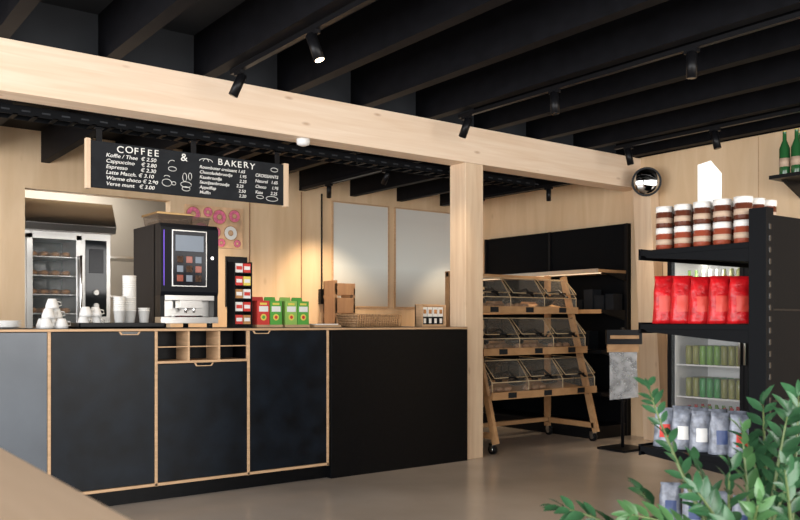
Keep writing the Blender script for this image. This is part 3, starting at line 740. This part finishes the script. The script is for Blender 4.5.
# ------------------------------------------------------------------ ZZ plant
pl = MB("potted_zz_plant")
px_, py_ = 2.10, 1.18
pl.lathe((px_, py_, 0), [(0.12, 0), (0.17, 0.36), (0.175, 0.38), (0.155, 0.38), (0.15, 0.35)], M_pot, 28)
pl.lathe((px_, py_, 0.345), [(0.148, 0), (0.14, 0.012)], M_soil, 20)
random.seed(31)
def leaf(base, dirv, nrm, L, W, m):
    dirv = dirv.normalized(); side = dirv.cross(nrm).normalized(); nrm = side.cross(dirv).normalized()
    prof = [(0.0, 0.08), (0.15, 0.55), (0.4, 1.0), (0.65, 0.85), (0.85, 0.45), (1.0, 0.0)]
    mid = []; lf = []; rt = []
    for t_, wv in prof:
        c_ = base+dirv*(L*t_)-nrm*(L*0.18*t_*t_)
        mid.append(pl.v(c_)); lf.append(pl.v(c_+side*(W/2*wv)+nrm*(W*0.16*wv))); rt.append(pl.v(c_-side*(W/2*wv)+nrm*(W*0.16*wv)))
    for i in range(len(prof)-1):
        pl.f([mid[i], mid[i+1], lf[i+1], lf[i]], m, True); pl.f([rt[i], rt[i+1], mid[i+1], mid[i]], m, True)
def stem(tip, bow=(0, 0, 0.1), L=0.066, start=0.33, mm=M_leaf, gap=0.036):
    tip = Vector(tip); b0 = Vector((px_+random.uniform(-.07, .07), py_+random.uniform(-.07, .07), 0.35))
    c_ = (b0+tip)/2+Vector(bow); pts = []
    for i in range(15):
        t_ = i/14; pts.append(b0*(1-t_)**2+c_*2*t_*(1-t_)+tip*t_*t_)
    pl.tube(pts, [0.008*(1-i/14)+0.002 for i in range(15)], M_stem, 6)
    view = Vector((random.uniform(-.8, .3), random.uniform(-1, .0), random.uniform(0.3, 1.0)))
    tot = (tip-b0).length; n = max(7, int(tot*(1-start)/gap))
    for k in range(n):
        t_ = start+(1-start)*(k/(n-1)); i = min(13, int(t_*14)); fr_ = t_*14-i
        p_ = pts[i].lerp(pts[min(14, i+1)], fr_); d = (pts[min(14, i+1)]-pts[i]).normalized()
        up = (view+Vector((random.uniform(-.4, .4), random.uniform(-.4, .4), random.uniform(-.2, .4)))).normalized()
        sd = d.cross(up).normalized()
        for sg in (-1, 1):
            dv = d*0.9+sd*sg*(0.9)+up*random.uniform(-0.15, 0.35)
            s_ = (0.72+0.35*math.sin(min(1, (t_-start)/(1-start)*1.2)*math.pi*0.8))*random.uniform(0.82, 1.15)
            leaf(p_+d*random.uniform(-.006, .014), dv, up, L*s_, L*s_*0.40, mm)
    leaf(tip, pts[-1]-pts[-2], view, L*0.8, L*0.28, mm)
stem((1.99, 1.46, .955), (-0.05, 0.05, 0.05), L=0.052, start=0.3, gap=0.03)
stem((1.67, 1.50, .655), (-0.10, 0.08, 0.14), start=0.25)
stem((1.70, 1.30, .67), (-0.06, 0, 0.14), mm=M_leaf2)
stem((1.86, 1.22, .72), (-0.05, -0.0, 0.10))
stem((2.03, 1.34, .76), (-0.03, 0.02, 0.06))
stem((2.10, 1.24, .84), (-0.02, 0.0, 0.06), mm=M_leaf2)
stem((2.32, 1.20, .94), (0.02, 0, 0.08))
stem((2.22, 1.18, .89), (0.0, 0, 0.08))
stem((2.14, 1.05, .88), (0.03, -0.04, 0.08), mm=M_leaf2)
stem((2.16, 0.95, .83), (0.06, -0.05, 0.12), mm=M_leaf2)
stem((2.38, 1.34, .90), (0.05, 0.03, 0.06))
stem((2.02, 1.08, .78), (-0.02, -0.02, 0.08))
stem((2.30, 1.05, .82), (0.06, -0.02, 0.10))
stem((1.90, 1.42, .68), (-0.05, 0.04, 0.10))
stem((1.93, 1.10, .70), (-0.04, -0.03, 0.10), mm=M_leaf2)
stem((2.26, 1.32, .80), (0.02, 0.02, 0.08))
stem((1.80, 1.10, .66), (-0.06, -0.02, 0.12))
stem((2.36, 1.12, .76), (0.06, 0, 0.10), mm=M_leaf2)
stem((1.97, 1.20, .76), (-0.03, 0, 0.08))
stem((2.12, 1.12, .74), (0.0, -0.02, 0.06))
pl.done()

# ------------------------------------------------------------------ lights
def area(name, loc, tgt, sx_, sy_, e, col):
    ld = bpy.data.lights.new(name, 'AREA'); ld.shape = 'RECTANGLE'; ld.size = sx_; ld.size_y = sy_; ld.energy = e; ld.color = col
    ob = bpy.data.objects.new(name, ld); ob.location = loc
    ob.rotation_euler = (Vector(tgt)-Vector(loc)).to_track_quat('-Z', 'Y').to_euler(); scene.collection.objects.link(ob)
area("window_daylight_left", (-3.0, 2.6, 1.55), (3, 2.6, 1.5), 8.0, 2.3, 460, (0.97, 0.98, 1.0))
area("window_daylight_front", (2.0, -2.2, 1.55), (2.0, 3, 1.5), 9.0, 2.3, 420, (1.0, 0.96, 0.90))
area("kitchen_light", (2.4, 8.9, 2.75), (2.4, 8.9, 0), 1.2, 0.5, 30, (1, 0.92, 0.8))
area("fridge_light", (6.42, 3.35, 1.68), (6.7, 3.35, 0.6), 0.05, 0.5, 4, (1, 0.92, 0.8))
area("fridge_light", (6.42, 4.08, 1.68), (6.7, 4.08, 0.6), 0.05, 0.5, 4, (1, 0.92, 0.8))
wd = bpy.data.worlds.new("World"); scene.world = wd; wd.use_nodes = True
bgn = wd.node_tree.nodes["Background"]; bgn.inputs["Color"].default_value = (0.8, 0.88, 1.0, 1); bgn.inputs["Strength"].default_value = 1.2

# ------------------------------------------------------------------ camera
cam = bpy.data.cameras.new("camera"); co = bpy.data.objects.new("camera", cam); scene.collection.objects.link(co)
co.location = (0, 0, H); co.rotation_euler = (math.radians(90), 0, math.radians(-37))
cam.sensor_width = 36; cam.lens = 36*830/800; cam.shift_y = 62/800
cam.dof.use_dof = True; cam.dof.focus_distance = 5.5; cam.dof.aperture_fstop = 5.0
scene.camera = co
scene.view_settings.view_transform = 'Standard'
